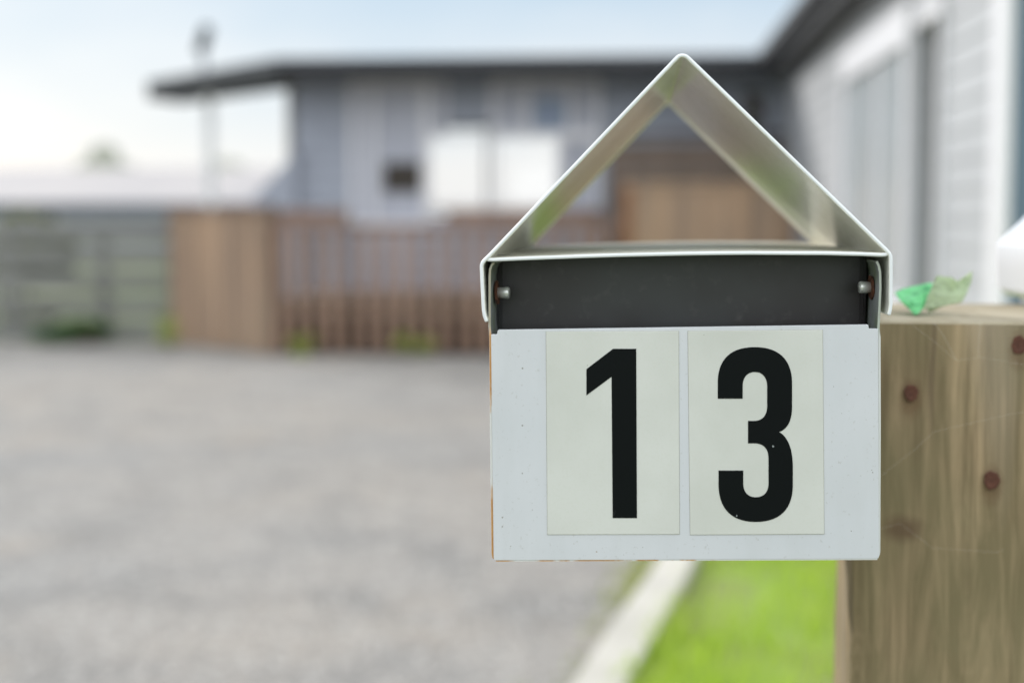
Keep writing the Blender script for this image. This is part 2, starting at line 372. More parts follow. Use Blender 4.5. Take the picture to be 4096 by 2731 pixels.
def blades(n, xs, ys, h0, h1, width, base=0.006):
    """many grass blades as one array mesh"""
    ang = rng.uniform(0, 2*np.pi, n); h = rng.uniform(h0, h1, n); lean = rng.uniform(.1, .7, n)*h
    la = rng.uniform(0, 2*np.pi, n); w_ = width*rng.uniform(.6, 1.3, n)
    dx, dy = np.cos(ang)*w_, np.sin(ang)*w_
    lx, ly = np.cos(la)*lean, np.sin(la)*lean
    z0 = np.full(n, base)
    v = np.stack([np.stack([xs-dx, ys-dy, z0], 1), np.stack([xs+dx, ys+dy, z0], 1),
                  np.stack([xs+dx*.7+lx*.4, ys+dy*.7+ly*.4, base+h*.6], 1), np.stack([xs-dx*.7+lx*.4, ys-dy*.7+ly*.4, base+h*.6], 1),
                  np.stack([xs+lx, ys+ly, base+h], 1)], 1).reshape(-1, 3)
    f = []
    for i in range(n): k = i*5; f += [(k, k+1, k+2, k+3), (k+3, k+2, k+4)]
    return v, f
def fast(name, v, f, m, origin=(0, 0, 0), parent=None):
    me = bpy.data.meshes.new(name); org = worldloc(parent) if parent else Vector(origin)
    me.from_pydata((np.asarray(v)-np.array(org)).tolist(), [], f)
    me.materials.append(m); me.update()
    o = bpy.data.objects.new(name, me); COL.objects.link(o)
    if parent: o.parent = parent
    else: o.location = org
    return o
# lawn grass: denser close to the photograph's foreground
ys = 2.2+rng.random(70000)**1.3*9.2; k = (ys-eR0.y)/(eR1.y-eR0.y); xr = eR0.x+(eR1.x-eR0.x)*k
xs = xr-.03+rng.random(70000)*np.where(ys < 5.4, 3.0, np.maximum(1.42-xr, .05))
patch = np.sin(xs*5.1+ys*2.3)+np.sin(xs*2.2-ys*4.7)+np.sin(xs*9+1)*.5
keep = rng.random(70000) < .55+.25*patch; xs, ys = xs[keep], ys[keep]
v, f = blades(len(xs), xs, ys, .03, .085, .004)
tx = rng.normal(.14, .10, 5000); ty = rng.uniform(11.2, 11.8, 5000)          # tall rank grass before the board fence
v2, f2 = blades(5000, tx, ty, .3, .65, .012); k0 = len(v); v = np.concatenate([v, v2]); f = f+[tuple(q+k0 for q in g_) for g_ in f2]
tag(fast('lawn_grass', v, f, M_grass), 'bright lime green grass right of the pale concrete strip', 'grass', kind='stuff')
# thin verge along the edging's gravel side
yy = rng.uniform(3.2, 9.5, 5000); kk = (yy-eL0.y)/(eL1.y-eL0.y); xx = eL0.x+(eL1.x-eL0.x)*kk-np.abs(rng.normal(0, .055, 5000))
sel = rng.random(5000) < .08+.5*(np.sin(yy*3.1) > .55); xx, yy = xx[sel], yy[sel]
v, f = blades(len(xx), xx, yy, .015, .05, .003)
tag(fast('creeping_weeds', v, f, M_weed), 'low yellow-green weeds creeping into the gravel beside the concrete strip', 'weeds', kind='stuff')

# leafy things
def leaf_cloud(n, c, rad, size, lumps=6, up=.3):
    cs = [(Vector((random.gauss(0, .45), random.gauss(0, .45), random.gauss(0, .42))), random.uniform(.35, .6)) for _ in range(lumps)]
    V = []; Fc = []
    for i in range(n):
        lc, lr = random.choice(cs); d = Vector((random.gauss(0, 1), random.gauss(0, 1), random.gauss(0, 1))).normalized()
        p = lc+d*lr*random.uniform(.5, 1)**.5
        p = Vector((c[0]+p.x*rad[0], c[1]+p.y*rad[1], max(.01, c[2]+p.z*rad[2])))
        a = Vector((random.gauss(0, 1), random.gauss(0, 1), random.gauss(0, 1)+up)).normalized(); b = a.orthogonal().normalized()
        s_ = size*random.uniform(.6, 1.3); k = len(V)
        V += [tuple(p-a*s_), tuple(p+b*s_*.45), tuple(p+a*s_), tuple(p-b*s_*.45)]; Fc.append((k, k+1, k+2, k+3))
    return V, Fc
def bush(name, base, rad, n, size, m, label, cat, group=None, trunk=.25):
    r = thing(name, base, label, cat, group)
    V, Fc = leaf_cloud(n, (base[0], base[1], base[2]+rad[2]*1.0), rad, size)
    fast('foliage', V, Fc, m, parent=r)
    mb = MB()
    for q in range(4):
        a = random.uniform(0, 6.28); e = Vector(base)+Vector((math.cos(a)*rad[0]*.5, math.sin(a)*rad[1]*.5, rad[2]*1.3))
        mb.tube([Vector(base)-Vector((0, 0, .02)), (Vector(base)+e)/2+Vector((0, 0, rad[2]*.2)), e], [rad[0]*.05, rad[0]*.035, rad[0]*.015], 6)
    mb.build('stem', M_bark, r)
    return r
p = gnd(330, 1375); p.y = 12.75; p.x = X_(330, 12.75)
bush('shrub', (p.x, 12.7, 0), (.42, .22, .12), 1100, .035, M_shrub, 'dark green shrub at the foot of the weathered grey slat fence', 'shrub')
bush('hedge_bush', (X_(70, 14.3), 14.3, 0), (.58, .5, .55), 1800, .05, M_hedge2, 'olive bush rising behind the left end of the grey slat fence', 'bush')
for px, Y, rr, lb in ((670, 12.35, .16, 'yellow-green weed clump at the outer corner of the tan timber screen'),
                      (1190, 11.85, .13, 'small yellow-green weed clump at the left end of the picket railing'),
                      (1640, 11.80, .14, 'green weed clump growing against the pickets near the railing middle')):
    bush('weed_clump', (X_(px, Y), Y, 0), (rr, .1, rr*.8), 260, .022, M_weed, lb, 'weed', 'weed clumps at the foot of the timber')

# ---------------------------------------------------------------- left slat fence
YF = 13.2
fx0, fx1 = X_(-500, YF), X_(700, YF)
fr_ = thing('slat_fence', (fx0, YF, 0), 'weathered grey-green horizontal slat fence left of the tan timber screen', 'fence')
z = .03; mb = MB()
while z < .98:
    j = random.uniform(-.006, .006); mb.box(fx0, fx1, YF-.012+j, YF+.012+j, z, z+.165); z += .232
mb.build('slats', M_gfence, fr_)
for px in (-360, 20, 400, 690):
    x = X_(px, YF); m2 = MB(); m2.box(x-.05, x+.05, YF+.02, YF+.12, 0, 1.06); m2.build('fence_post', M_gfence, fr_, bevel=.006)

# ---------------------------------------------------------------- distant neighbour house and tree
YN = 62
n0, n1 = X_(-300, YN), X_(1160, YN)
zg, zr = Z_(812, YN), Z_(655, YN)
nb = thing('neighbour_house', ((n0+n1)/2, YN, 0), 'distant pale low house beyond the grey slat fence', 'house')
M_nroof = vary('pale_pink_roof', (.46, .435, .43), (.42, .40, .405), .3, rough=.7)
M_nwall = mat('pale_lilac_wall', (.44, .45, .50), .8)
mb = MB(); mb.box(n0, n1, YN, YN+8, 0, zg-.12); wl = mb.build('wall', M_nwall, nb)
mb = MB(); zt = zg+.02
mb.add([(n0-.5, YN-.5, zt), (n1+.4, YN-.5, zt), (n1-1.2, YN+4, zr), (n0+1.2, YN+4, zr), (n0-.5, YN+8.5, zt), (n1+.4, YN+8.5, zt)],
       [(0, 1, 2, 3), (3, 2, 5, 4), (0, 3, 4), (1, 5, 2), (0, 4, 5, 1)]); mb.build('roof', M_nroof, nb)
mb = MB(); mb.box(n0-.5, n1+.4, YN-.64, YN-.5, zg-.26, zg+.0); mb.build('gutter', mat('navy_gutter', (.07, .09, .15), .5), nb)
for px in (60, 180, 760, 900):
    x = X_(px, YN); mb = MB(); mb.box(x-.6, x+.6, YN-.06, YN-.002, .7, zg-.35); f_ = mb.build('window', M_trim, nb)
    mb = MB(); mb.box(x-.5, x+.5, YN-.09, YN-.062, .8, zg-.45); mb.build('pane', mat('dark_pane', (.08, .09, .11), .1), f_)
def tree(px, Y, top, w_, label):
    x = X_(px, Y); zt = Z_(top, Y)
    r = thing('tree', (x, Y, 0), label, 'tree', 'far trees beyond the neighbour house')
    M_far = bpy.data.materials.get('hazy_grey_leaves') or leafmat('hazy_grey_leaves', (.44, .47, .47), (.5, .52, .51), 1)  # leaf colour paled to carry the haze of distance
    V, Fc = leaf_cloud(1500, (x, Y, zt*.66), (w_, w_, zt*.36), .22, 9); fast('crown', V, Fc, M_far, parent=r)
    mb = MB(); mb.tube([(x, Y, -.1), (x+.1, Y, zt*.3), (x-.05, Y, zt*.7)], [.22, .16, .07], 8)
    for a in range(5):
        an = a*1.3; mb.tube([(x, Y, zt*.3+a*.2), (x+math.cos(an)*w_*.5, Y+math.sin(an)*w_*.5, zt*.55+a*.2)], [.09, .03], 6)
    mb.build('trunk', M_bark, r)
tree(390, 75, 618, 2.2, 'small hazy tree standing above the neighbour roof on the left')
tree(880, 82, 642, 2.4, 'small tree seen below the verandah roof beyond the neighbour house')

# ---------------------------------------------------------------- main house
YH = 14.0; XW = 1.45; ZS = 2.58; YB = 19.0; YWN = XW/X_(4026, 1.0)
XL = X_(1185, YH)
hs = thing('house', (0, YH, 0), 'single-storey grey weatherboard house with charcoal eaves and a wing on the right', 'house')
def boards_x(name, m, x0, x1, z0, z1, Y, holes, parent, h=.15):
    mb = MB(); z = z0
    while z < z1-.01:
        zt = min(z+h, z1); cuts = [(x0, x1)]
        for (a, b, c0, c1) in holes:
            if c0 < zt-.01 and c1 > z+.01:
                new = []
                for s_, e_ in cuts:
                    if a > s_: new.append((s_, min(a, e_)))
                    if b < e_: new.append((max(b, s_), e_))
                cuts = [q for q in new if q[1]-q[0] > .005]
        for s_, e_ in cuts:
            mb.add([(s_, Y-.022, z), (e_, Y-.022, z), (e_, Y+.09, z), (s_, Y+.09, z), (s_, Y-.004, zt-.001), (e_, Y-.004, zt-.001), (e_, Y+.09, zt-.001), (s_, Y+.09, zt-.001)],
                   [(0,3,2,1),(4,5,6,7),(0,1,5,4),(1,2,6,5),(2,3,7,6),(3,0,4,7)])
        z = zt
    return mb.build(name, m, parent)
def boards_y(name, m, y0, y1, z0, z1, X, holes, parent, h=.15):
    mb = MB(); z = z0
    while z < z1-.01:
        zt = min(z+h, z1); cuts = [(y0, y1)]
        for (a, b, c0, c1) in holes:
            if c0 < zt-.01 and c1 > z+.01:
                new = []
                for s_, e_ in cuts:
                    if a > s_: new.append((s_, min(a, e_)))
                    if b < e_: new.append((max(b, s_), e_))
                cuts = [q for q in new if q[1]-q[0] > .005]
        for s_, e_ in cuts:
            mb.add([(X-.014, s_, z), (X-.014, e_, z), (X+.09, e_, z), (X+.09, s_, z), (X-.004, s_, zt-.001), (X-.004, e_, zt-.001), (X+.09, e_, zt-.001), (X+.09, s_, zt-.001)],
                   [(0,3,2,1),(4,5,6,7),(0,1,5,4),(1,2,6,5),(2,3,7,6),(3,0,4,7)])
        z = zt
    return mb.build(name, m, parent)
# the joinery in the front wall: curtained door, clear low window, curtained window
def rc(x0, x1, y0, y1, Y=YH): return (X_(x0, Y), X_(x1, Y), Z_(y1, Y), Z_(y0, Y))
DOOR = rc(1405, 1712, 318, 905); SKYW = rc(1712, 2236, 545, 822); UPB = rc(1965, 2400, 318, 545); SIDE = rc(2236, 2400, 545, 860)
SMALL = rc(2960, 3050, 400, 500)
UPB2 = rc(1712, 1790, 318, 545)
boards_x('front_wall', M_wall, XL, XW, 0, ZS-.002, YH, [DOOR, SKYW, UPB, SIDE, SMALL, UPB2], hs)
backh = rc(1560, 2330, 500, 850, YB)
boards_x('back_wall', M_wall, XL, XW+4, 0, ZS-.002, YB, [backh], hs)
boards_y('left_wall', M_wall, YH+.1, YB-.03, 0, ZS-.002, XL+.0, [], hs)
# room inside
mb = MB(); ra, rb = X_(1500, YH)+0, X_(2300, YH)
mb.box(ra-.9, ra-.85, YH+.1, YB-.03, .5, ZS-.01); mb.build('partition', M_room, hs)
mb = MB(); mb.box(rb+.5, rb+.55, YH+.1, YB-.03, .5, ZS-.01); mb.build('partition', M_room, hs)
mb = MB(); mb.box(XL+.1, XW-.01, YH+.1, YB-.03, .44, .5); mb.build('interior_floor', M_dark, hs)
def window(r, Y, parent, pane, fw=.045, mull=(), trans=(), panepart='pane', depth=.05):
    x0, x1, z0, z1 = r; mb = MB(); a, b = Y-depth, Y+.03
    mb.box(x0, x0+fw, a, b, z0, z1); mb.box(x1-fw, x1, a, b, z0, z1)
    mb.box(x0+fw, x1-fw, a+.003, b, z0, z0+fw); mb.box(x0+fw, x1-fw, a+.003, b, z1-fw, z1)
    for q in mull: mb.box(q-fw/2, q+fw/2, a+.006, b, z0+fw, z1-fw)
    for q in trans: mb.box(x0+fw, x1-fw, a+.009, b-.003, q-fw/2, q+fw/2)
    f_ = mb.build('window', M_trim, parent)
    m2 = MB(); m2.box(x0+fw-.005, x1-fw+.005, Y-.004, Y+.004, z0+fw-.005, z1-fw+.005); m2.build(panepart, pane, f_)
    return f_
w1 = window(DOOR, YH, hs, M_curtain, .05, [X_(1500, YH)], []); w1['label'] = 'white framed door with pale lilac curtains'
mb = MB(); q = rc(1538, 1688, 648, 765); mb.box(q[0], q[1], YH-.04, YH-.02, q[2], q[3]); mb.build('dark_panel', M_dark, w1)
window(UPB2, YH, hs, M_curtain, .03)
w2 = window(SKYW, YH, hs, M_glass, .022, [X_(1990, YH)]); w2['label'] = 'clear low window with bright sky showing through'
w3 = window(UPB, YH, hs, M_curtain, .05, [X_(2110, YH), X_(2280, YH)])
mb = MB(); q = rc(2135, 2262, 395, 530); mb.box(q[0], q[1], YH-.02, YH-.006, q[2], q[3]); mb.build('blind', M_blue, w3)
window(SIDE, YH, hs, M_curtain, .05)
window(SMALL, YH, hs, M_dark, .012)
window(backh, YB, hs, M_glass, .05, [X_(1950, YB)])
# wall wing left: low sloping stair wall
mb = MB(); mb.plate([P(1190, 590, YH-.05), P(1150, 655, YH-.05), P(1000, 812, YH-.05), P(1000, 1190, YH-.05), P(1190, 1190, YH-.05)], YH-.12, YH-.03)
mb.build('stair_wall', M_wall, hs)
# wing wall with window and door
win_y = (X_(0,1),)
def Yw(px): return XW/X_(px, 1.0)
wy0, wy1 = Yw(3640), Yw(3392); dy0, dy1 = Yw(3772), Yw(3664)
zt_w = 2.08
boards_y('side_wall', M_wing, YWN, YH-.03, 0, ZS-.004, XW, [(wy0, wy1, .75, zt_w), (dy0, dy1, .15, 2.13)], hs, .13)
mb = MB(); fw = .09
mb.box(XW-.05, XW+.05, wy0-fw, wy0, .75-fw, zt_w+.0); mb.box(XW-.05, XW+.05, wy1, wy1+fw, .75-fw, zt_w+.0)
mb.box(XW-.055, XW+.05, wy0-fw, wy1+fw, zt_w, zt_w+.2); mb.box(XW-.06, XW+.05, wy0, wy1, .75-fw, .75)
mb.box(XW-.03, XW+.04, wy0+.9, wy0+.96, .75, zt_w)
sw = mb.build('window', M_trim, hs)
mb = MB(); mb.box(XW-.012, XW+.0, wy0, wy1, .75, zt_w); mb.build('pane', mat('pale_blind_behind_glass', (.42, .455, .475), .25), sw)
mb = MB(); mb.box(XW-.04, XW+.05, dy0-.05, dy0, .15, 2.2); mb.box(XW-.036, XW+.05, dy0, dy1, 2.13, 2.2)
dr = mb.build('door_frame', M_trim, hs)
mb = MB(); mb.box(XW+.06, XW+.1, dy0, dy1, .15, 2.13); dd = mb.build('door', mat('mid_grey_door', (.17, .17, .17), .4), dr)
mb = MB(); mb.box(XW-.03, XW+.003, YWN-.03, Yw(3978), 0, ZS-.01); mb.build('corner_board', M_trim, hs)
mb = MB(); mb.box(XW+.005, XW+5, YWN-.1+.08, YWN+.1-.02, 0, ZS-.006); mb.build('end_wall', M_endshade, hs)
mb = MB(); mb.box(XW+.06, XW+5, YWN+.12, YB, 0, .01)
# small dark box (meter) on wing corner not visible; roof
ZR = 2.685; thk = .195
front = [(X_(1110, 13.4), 13.4), (1.23, 13.4), (1.23, YWN-.35), (XW+5.2, YWN-.35), (XW+5.2, YB+.4), (XL-.03, YB+.4), (XL-.03, 14.35), (X_(735, 16.1), 16.1), (X_(600, 15.5), 15.5)]
mb = MB(); mb.prism(front, ZR-.02, ZR); mb.build('roof', M_roof, hs)
mb = MB(); n = len(front)
for i in range(n):
    a = Vector((*front[i], 0)); b = Vector((*front[(i+1) % n], 0)); d = (b-a).normalized(); nn = Vector((-d.y, d.x, 0))*.025
    mb.add([a+Vector((0,0,ZR-thk)), b+Vector((0,0,ZR-thk)), b+nn+Vector((0,0,ZR-thk)), a+nn+Vector((0,0,ZR-thk)),
            a+Vector((0,0,ZR-.021)), b+Vector((0,0,ZR-.021)), b+nn+Vector((0,0,ZR-.021)), a+nn+Vector((0,0,ZR-.021))],
           [(0,3,2,1),(4,5,6,7),(0,1,5,4),(1,2,6,5),(2,3,7,6),(3,0,4,7)])
mb.build('fascia', M_fascia, hs)
ins = [(p_[0]*1.0, p_[1]) for p_ in front]
mb = MB(); mb.prism(ins, ZS, ZS+.012); sf = mb.build('soffit', M_soffit, hs); sf.scale = (1, 1, 1)
# long gutter along the front eave
mb = MB(); mb.box(front[0][0], 1.10, 13.30, 13.385, ZR-.10, ZR-.01); mb.box(1.12, 1.215, YWN-.3, 13.3, ZR-.10, ZR-.012)
mb.build('gutter', mat('charcoal_gutter', (.035, .038, .046), .5), hs)
# verandah post and flue
vx, vy = X_(845, 15.0), 15.0
mb = MB(); mb.box(vx-.04, vx+.04, vy-.04, vy+.04, 0, ZS); mb.build('verandah_post', M_bright, hs, bevel=.006)
fx = X_(826, 15.6); z0 = ZR; z1 = Z_(200, 15.6)
mb = MB(); mb.tube([(fx, 15.6, z0-.02), (fx, 15.6, z1)], .03, 14); fl = mb.build('flue_pipe', M_pipe, hs)
mb = MB(); zc = Z_(90, 15.6); mb.tube([(fx-.05, 15.6, z1-.02), (fx-.03, 15.6, z1+.04), (fx+.045, 15.6, zc-.03), (fx+.06, 15.6, zc)], [.04, .068, .066, .035], 12)
mb.build('cowl', M_cowl, fl)

M_pick = wood('warm_brown_pickets', (.40, .26, .185), (.30, .195, .145), (.16, .10, .07), gk=.05, s=.25)
# ---------------------------------------------------------------- deck, screen, railing, tan fence
YD = 12.0; ZD = .49
xl, xr_ = X_(1080, YD), X_(2475, YD)
dk = thing('deck', ((xl+xr_)/2, YD, 0), 'raised brown timber deck behind the picket railing', 'deck')
mb = MB(); x = xl
mb.box(xl+.05, xr_, YD+.12, YH-.05, ZD-.16, ZD-.034); mb.build('frame', M_brown2, dk)
mb = MB(); y = YD+.05
while y < YH-.16: mb.box(xl+.02, xr_, y, y+.12, ZD-.03, ZD); y += .128
mb.build('deck_boards', M_brown2, dk)
mb = MB(); mb.box(xl+.06, xr_, YD+.14, YD+.16, .01, ZD-.17); mb.build('underdeck_shade', mat('underdeck_shade_colour', (.022, .016, .012), .9), dk)  # near-black sheet added to stand in for the shade under the deck
for px in (1120, 1560, 2000, 2440):
    x = X_(px, YD+.2); mb = MB(); mb.box(x-.05, x+.05, YD+.18, YD+.28, 0, ZD-.165); mb.build('pile', M_brown2, dk)
zt = Z_(898, YD, 1500)
rl = thing('picket_railing', (xl, YD, 0), 'brown picket railing with open gaps along the deck front', 'railing')
mb = MB(); mb.box(xl, xr_, YD-.05, YD+.06, zt-.045, zt); mb.build('handrail', M_brown, rl, bevel=.006)
mb = MB(); mb.box(xl, xr_, YD+.0, YD+.04, ZD-.16, ZD-.10); mb.build('bottom_rail', M_brown2, rl, bevel=.004)
x = xl+.05; i = 0
while x < xr_-.05:
    mb = MB(); w_ = .066+random.uniform(-.004, .004); mb.box(x, x+w_, YD-.03, YD-.004, .03+random.uniform(0, .02), zt-.047); mb.build('picket', M_pick, rl)
    x += .152; i += 1
for px in (1085, 2470):
    x = X_(px, YD); mb = MB(); mb.box(x-.045, x+.045, YD+.062, YD+.15, 0, zt+.03); mb.build('post', M_brown, rl, bevel=.005)
# rail against the house wall at the back of the deck
for a, b, lb in ((1085, 1392, 'brown timber rail on posts along the house wall left of the curtained door'), (1790, 2420, 'brown timber rail on posts along the house wall beneath the bright low window')):
    Yb = 13.6; x0, x1 = X_(a, Yb), X_(b, Yb); zz = Z_(836, Yb)
    bn = thing('deck_rail', ((x0+x1)/2, Yb, ZD), lb, 'rail', 'rails at the back of the deck')
    mb = MB(); mb.box(x0, x1, Yb-.03, Yb+.03, zz-.13, zz); mb.build('handrail', M_brown, bn, bevel=.005)
    for x in ((x0+.04,) if a < 1500 else (x1-.12,)):
        mb = MB(); mb.box(x, x+.08, Yb-.028, Yb+.028, ZD, zz-.132); mb.build('post', M_brown, bn)
# tan screen turning the corner
a = Vector((xl-.02, YD, 0)); b = Vector((X_(690, 13.0), 13.0, 0))
sc = thing('timber_screen', tuple((a+b)/2), 'tan vertical-board screen closing the left end of the deck', 'screen')
L_ = (b-a).length; d = (b-a)/L_; nn = Vector((d.y, -d.x, 0)); nn = nn if nn.y < 0 else -nn
mb = MB(); s_ = 0
top = Z_(835, 12.4)
while s_ < L_-.02:
    e_ = min(s_+.14, L_); off = nn*(.012 if int(s_/.15) % 2 else .0); p0 = a+d*s_+off; p1 = a+d*(e_)+off; q = nn*-.02
    zt2 = top-.02+random.uniform(-.004, .004); zb = .02
    mb.add([p0+Vector((0,0,zb)), p1+Vector((0,0,zb)), p1+q+Vector((0,0,zb)), p0+q+Vector((0,0,zb)), p0+Vector((0,0,zt2)), p1+Vector((0,0,zt2)), p1+q+Vector((0,0,zt2)), p0+q+Vector((0,0,zt2))],
           [(0,3,2,1),(4,5,6,7),(0,1,5,4),(1,2,6,5),(2,3,7,6),(3,0,4,7)]); s_ += .148
mb.build('boards', M_tan, sc)
mb = MB(); p0 = a+nn*.04; p1 = b+nn*.04; q = nn*-.1
mb.add([p0+Vector((0,0,top-.015)), p1+Vector((0,0,top-.015)), p1+q+Vector((0,0,top-.015)), p0+q+Vector((0,0,top-.015)), p0+Vector((0,0,top+.02)), p1+Vector((0,0,top+.02)), p1+q+Vector((0,0,top+.02)), p0+q+Vector((0,0,top+.02))],
       [(0,3,2,1),(4,5,6,7),(0,1,5,4),(1,2,6,5),(2,3,7,6),(3,0,4,7)]); mb.build('cap_rail', M_brown, sc)
for pt in (a, b):
    mb = MB(); mb.box(pt.x-.05, pt.x+.05, pt.y+.03, pt.y+.13, 0, top+.03); mb.build('post', M_brown2, sc)
# tall tan fence to the wing
x0, x1 = xr_+.03, XW-.1; zt3 = Z_(735, YD)
tf = thing('board_fence', ((x0+x1)/2, YD, 0), 'tall orange-tan board fence between the picket railing and the right wing', 'fence')
mb = MB(); x = x0+.1; k = 0
while x < x1-.02: mb.box(x, min(x+.185, x1), YD-.02+(k % 2)*.008, YD+.0+(k % 2)*.008, .03, zt3-.03); x += .2; k += 1
mb.build('boards', M_tan, tf)
mb = MB(); mb.box(x0, x1, YD-.04, YD+.05, zt3-.028, zt3+.01); mb.build('cap_rail', M_tan, tf)
mb = MB(); mb.box(x0, x0+.095, YD-.04, YD+.055, 0, zt3-.03); mb.build('post', wood('red_brown_post', (.36, .19, .10), (.28, .15, .08), (.2, .1, .06), gk=.05, s=.25), tf)
# brown clad porch screen behind it
Yp = 13.3; x0, x1 = X_(2440, Yp), XW-.06
ps = thing('porch_screen', ((x0+x1)/2, Yp, 0), 'dark brown timber screen above and behind the tall tan board fence', 'screen')
mb = MB(); z = ZD; zt4 = Z_(560, Yp)
while z+.1 < zt4: mb.box(x0+.05, x1, Yp, Yp+.02, z, z+.13); z += .138
mb.build('boards', M_brown2, ps)
mb = MB(); mb.box(x0, x1, Yp-.05, Yp+.06, zt4, zt4+.06); mb.build('cap_rail', wood('grey_brown_rail', (.12, .11, .10), (.09, .08, .07), (.06, .05, .05), gk=.05, s=.25), ps)
mb = MB(); mb.box(x0-.02, x0+.048, Yp-.03, Yp+.05, 0, zt4); mb.build('post', M_brown2, ps)

# ---------------------------------------------------------------- timber gate post
FL = Vector((.1675, 1.083, 0)); dB = Vector((.022, .237, 0)); dR = Vector((.996, -.080, 0)).normalized()*.25; HP = 1.0925
post = thing('timber_post', (.29, 1.18, 0), 'square treated pine post with rusty nail heads right of the numbered letterbox', 'post')
nu, nz_ = 22, 120
mb = MB(); ring = []
per = [(FL, dR, 14), (FL+dR, dB, 12), (FL+dR+dB, -dR, 14), (FL+dB, -dB, 12)]
for k in range(nz_+1):
    z = HP*(k/nz_)
    rr = []
    for (o_, d_, n_) in per:
        for i in range(n_):
            s_ = i/n_; p = o_+d_*s_
            ed_ = min(s_, 1-s_)*min(d_.length, .25)
            # softened corners and a wavy sawn face
            c_ = FL+(dR+dB)/2; rel = p-c_
            shr = .0025*math.exp(-ed_/.003) + .0008*math.sin(z*23+p.x*40)+.0006*math.sin(z*71+p.y*90)
            shr += .0007*math.exp(-ed_/.006)*math.sin(z*190+o_.x*50)+ .0006*random.uniform(-1, 1)*math.exp(-ed_/.004)
            p = p-rel.normalized()*shr
            rr.append((p.x, p.y, z))
    ring.append(rr)
m_ = len(ring[0]); V = [q for r_ in ring for q in r_]
Fc = [(k*m_+i, k*m_+(i+1) % m_, (k+1)*m_+(i+1) % m_, (k+1)*m_+i) for k in range(nz_) for i in range(m_)]
obj('shaft', V, Fc, M_post, post, smooth=False)
cx = FL+(dR+dB)/2; top_in = [(cx.x+(q[0]-cx.x)*.985, cx.y+(q[1]-cx.y)*.985, HP+.0018) for q in ring[-1]]
V = list(ring[-1])+top_in; obj('top', V, [(i, (i+1) % m_, (i+1) % m_+m_, i+m_) for i in range(m_)]+[tuple(range(m_, 2*m_))], M_posttop, post)
nrm = Vector((dR.y, -dR.x, 0)).normalized()
def face_pt(px, py, off=0):
    d_ = ray(px, py); o_ = Vector((0, 0, CAMZ)); k = (FL+nrm*off-o_).dot(nrm)/d_.dot(nrm); return o_+d_*k
M_nail = vary('rusty_nail_stain', (.13, .055, .036), (.08, .035, .024), 250, rough=.95)
for k, (px, py, r_) in enumerate(((3645, 1572, .0050), (3968, 1921, .0056), (4078, 1380, .0056))):
    c_ = face_pt(px, py, .0016); mb = MB(); u = dR.normalized(); vv = []
    nseg = 26
    for q in range(nseg):
        an = 2*math.pi*q/nseg; wr = r_*(1+.05*math.sin(an*3+k)+.05*math.sin(an*7+2*k))
        vv.append(c_+u*math.cos(an)*wr+Vector((0, 0, math.sin(an)*wr*1.22)))
    mid = [c_+nrm*.0003+(v_-c_)*.8 for v_ in vv]; inn = [c_-nrm*.0001+(v_-c_)*.4 for v_ in vv]
    back = [v_-nrm*.006 for v_ in vv]
    mb.add(back+vv+mid+inn, [(j*nseg+i, j*nseg+(i+1) % nseg, (j+1)*nseg+(i+1) % nseg, (j+1)*nseg+i) for j in range(3) for i in range(nseg)]+[tuple(range(3*nseg, 4*nseg))])
    mb.build('nail_head', M_nail, post)

# cobweb strands
mb = MB()
def strand(pts, off, r=.00004):
    q = [face_pt(px, py, off if not isinstance(off, (list, tuple)) else off[i]) for i, (px, py) in enumerate(pts)]
    mb.tube(q, r, 4)
strand([(3640, 1292), (3690, 1330), (3760, 1385), (3827, 1443), (3868, 1436), (3912, 1428), (4000, 1441), (4110, 1462)], .012)
strand([(3735, 1290), (3775, 1345), (3827, 1443)], [.002, .008, .012]); strand([(3920, 1292), (3916, 1360), (3912, 1428)], [.002, .008, .012])
strand([(3520, 1905), (3660, 1796), (3735, 1727), (3850, 1700), (4000, 1665), (4100, 1645)], .010)
strand([(3500, 2120), (3600, 2092), (3730, 2190), (3990, 2208), (4015, 2196)], .006, .00004)
strand([(3560, 1040), (3640, 1062), (3750, 1107)], .02, .00003); strand([(3570, 1120), (3650, 1150), (3740, 1175)], .02, .00003)
web = mb.build('cobweb', mat('pale_silk', (.75, .74, .68), .4), origin=tuple(face_pt(3827, 1443)))
tag(web, 'fine pale cobweb strands stretched across the post face', 'cobweb')

# ---------------------------------------------------------------- letterbox number 13
lb_ = thing('letterbox', (*P(2743, 2238)[:1], FRONT+.17, P(2743, 2238)[1]), 'white steel letterbox numbered 13 with an open gabled paper holder on top', 'letterbox')
YT = FRONT+.376
px2 = lambda s_: s_/F*FRONT
# gabled newspaper holder
arc = lambda c_, r_, a0, a1, n_: [(c_[0]+r_*math.cos(R(a0+(a1-a0)*i/n_)), c_[1]-r_*math.sin(R(a0+(a1-a0)*i/n_))) for i in range(n_+1)]
path = [(1950, 1286), (1941, 1262), (1937, 1238), (1933, 1160), (1929, 1075), (1929, 1062), (1933, 1050), (1941, 1040), (1962, 1020)]
nn_ = 14
for i in range(1, nn_): path.append((1962+(2706-1962)*i/nn_, 1020+(236-1020)*i/nn_))
path += [(2706, 236), (2714, 229), (2723, 225.5), (2734, 225.5), (2744, 229), (2753, 236)]
for i in range(1, nn_): path.append((2753+(3541-2753)*i/nn_, 236+(1000-236)*i/nn_+2.0*math.sin(math.pi*i/nn_)*0))
path += [(3541, 1000), (3552, 1012), (3558, 1024), (3559.5, 1040), (3559.5, 1130), (3559, 1215), (3556, 1240), (3551, 1260)]
mb = MB(); thick_path(mb, [P(*q) for q in path], px2(16), FRONT-.004, YT, ny=9, ml=0, mr=1, end_mat=2)  # rearmost inner faces take the floor's matte paint
rs_ = mb.build('roof_sheet', [M_tube, M_inner, M_floor], lb_, smooth=True, bevel=.00115, seg=3, ang=50)
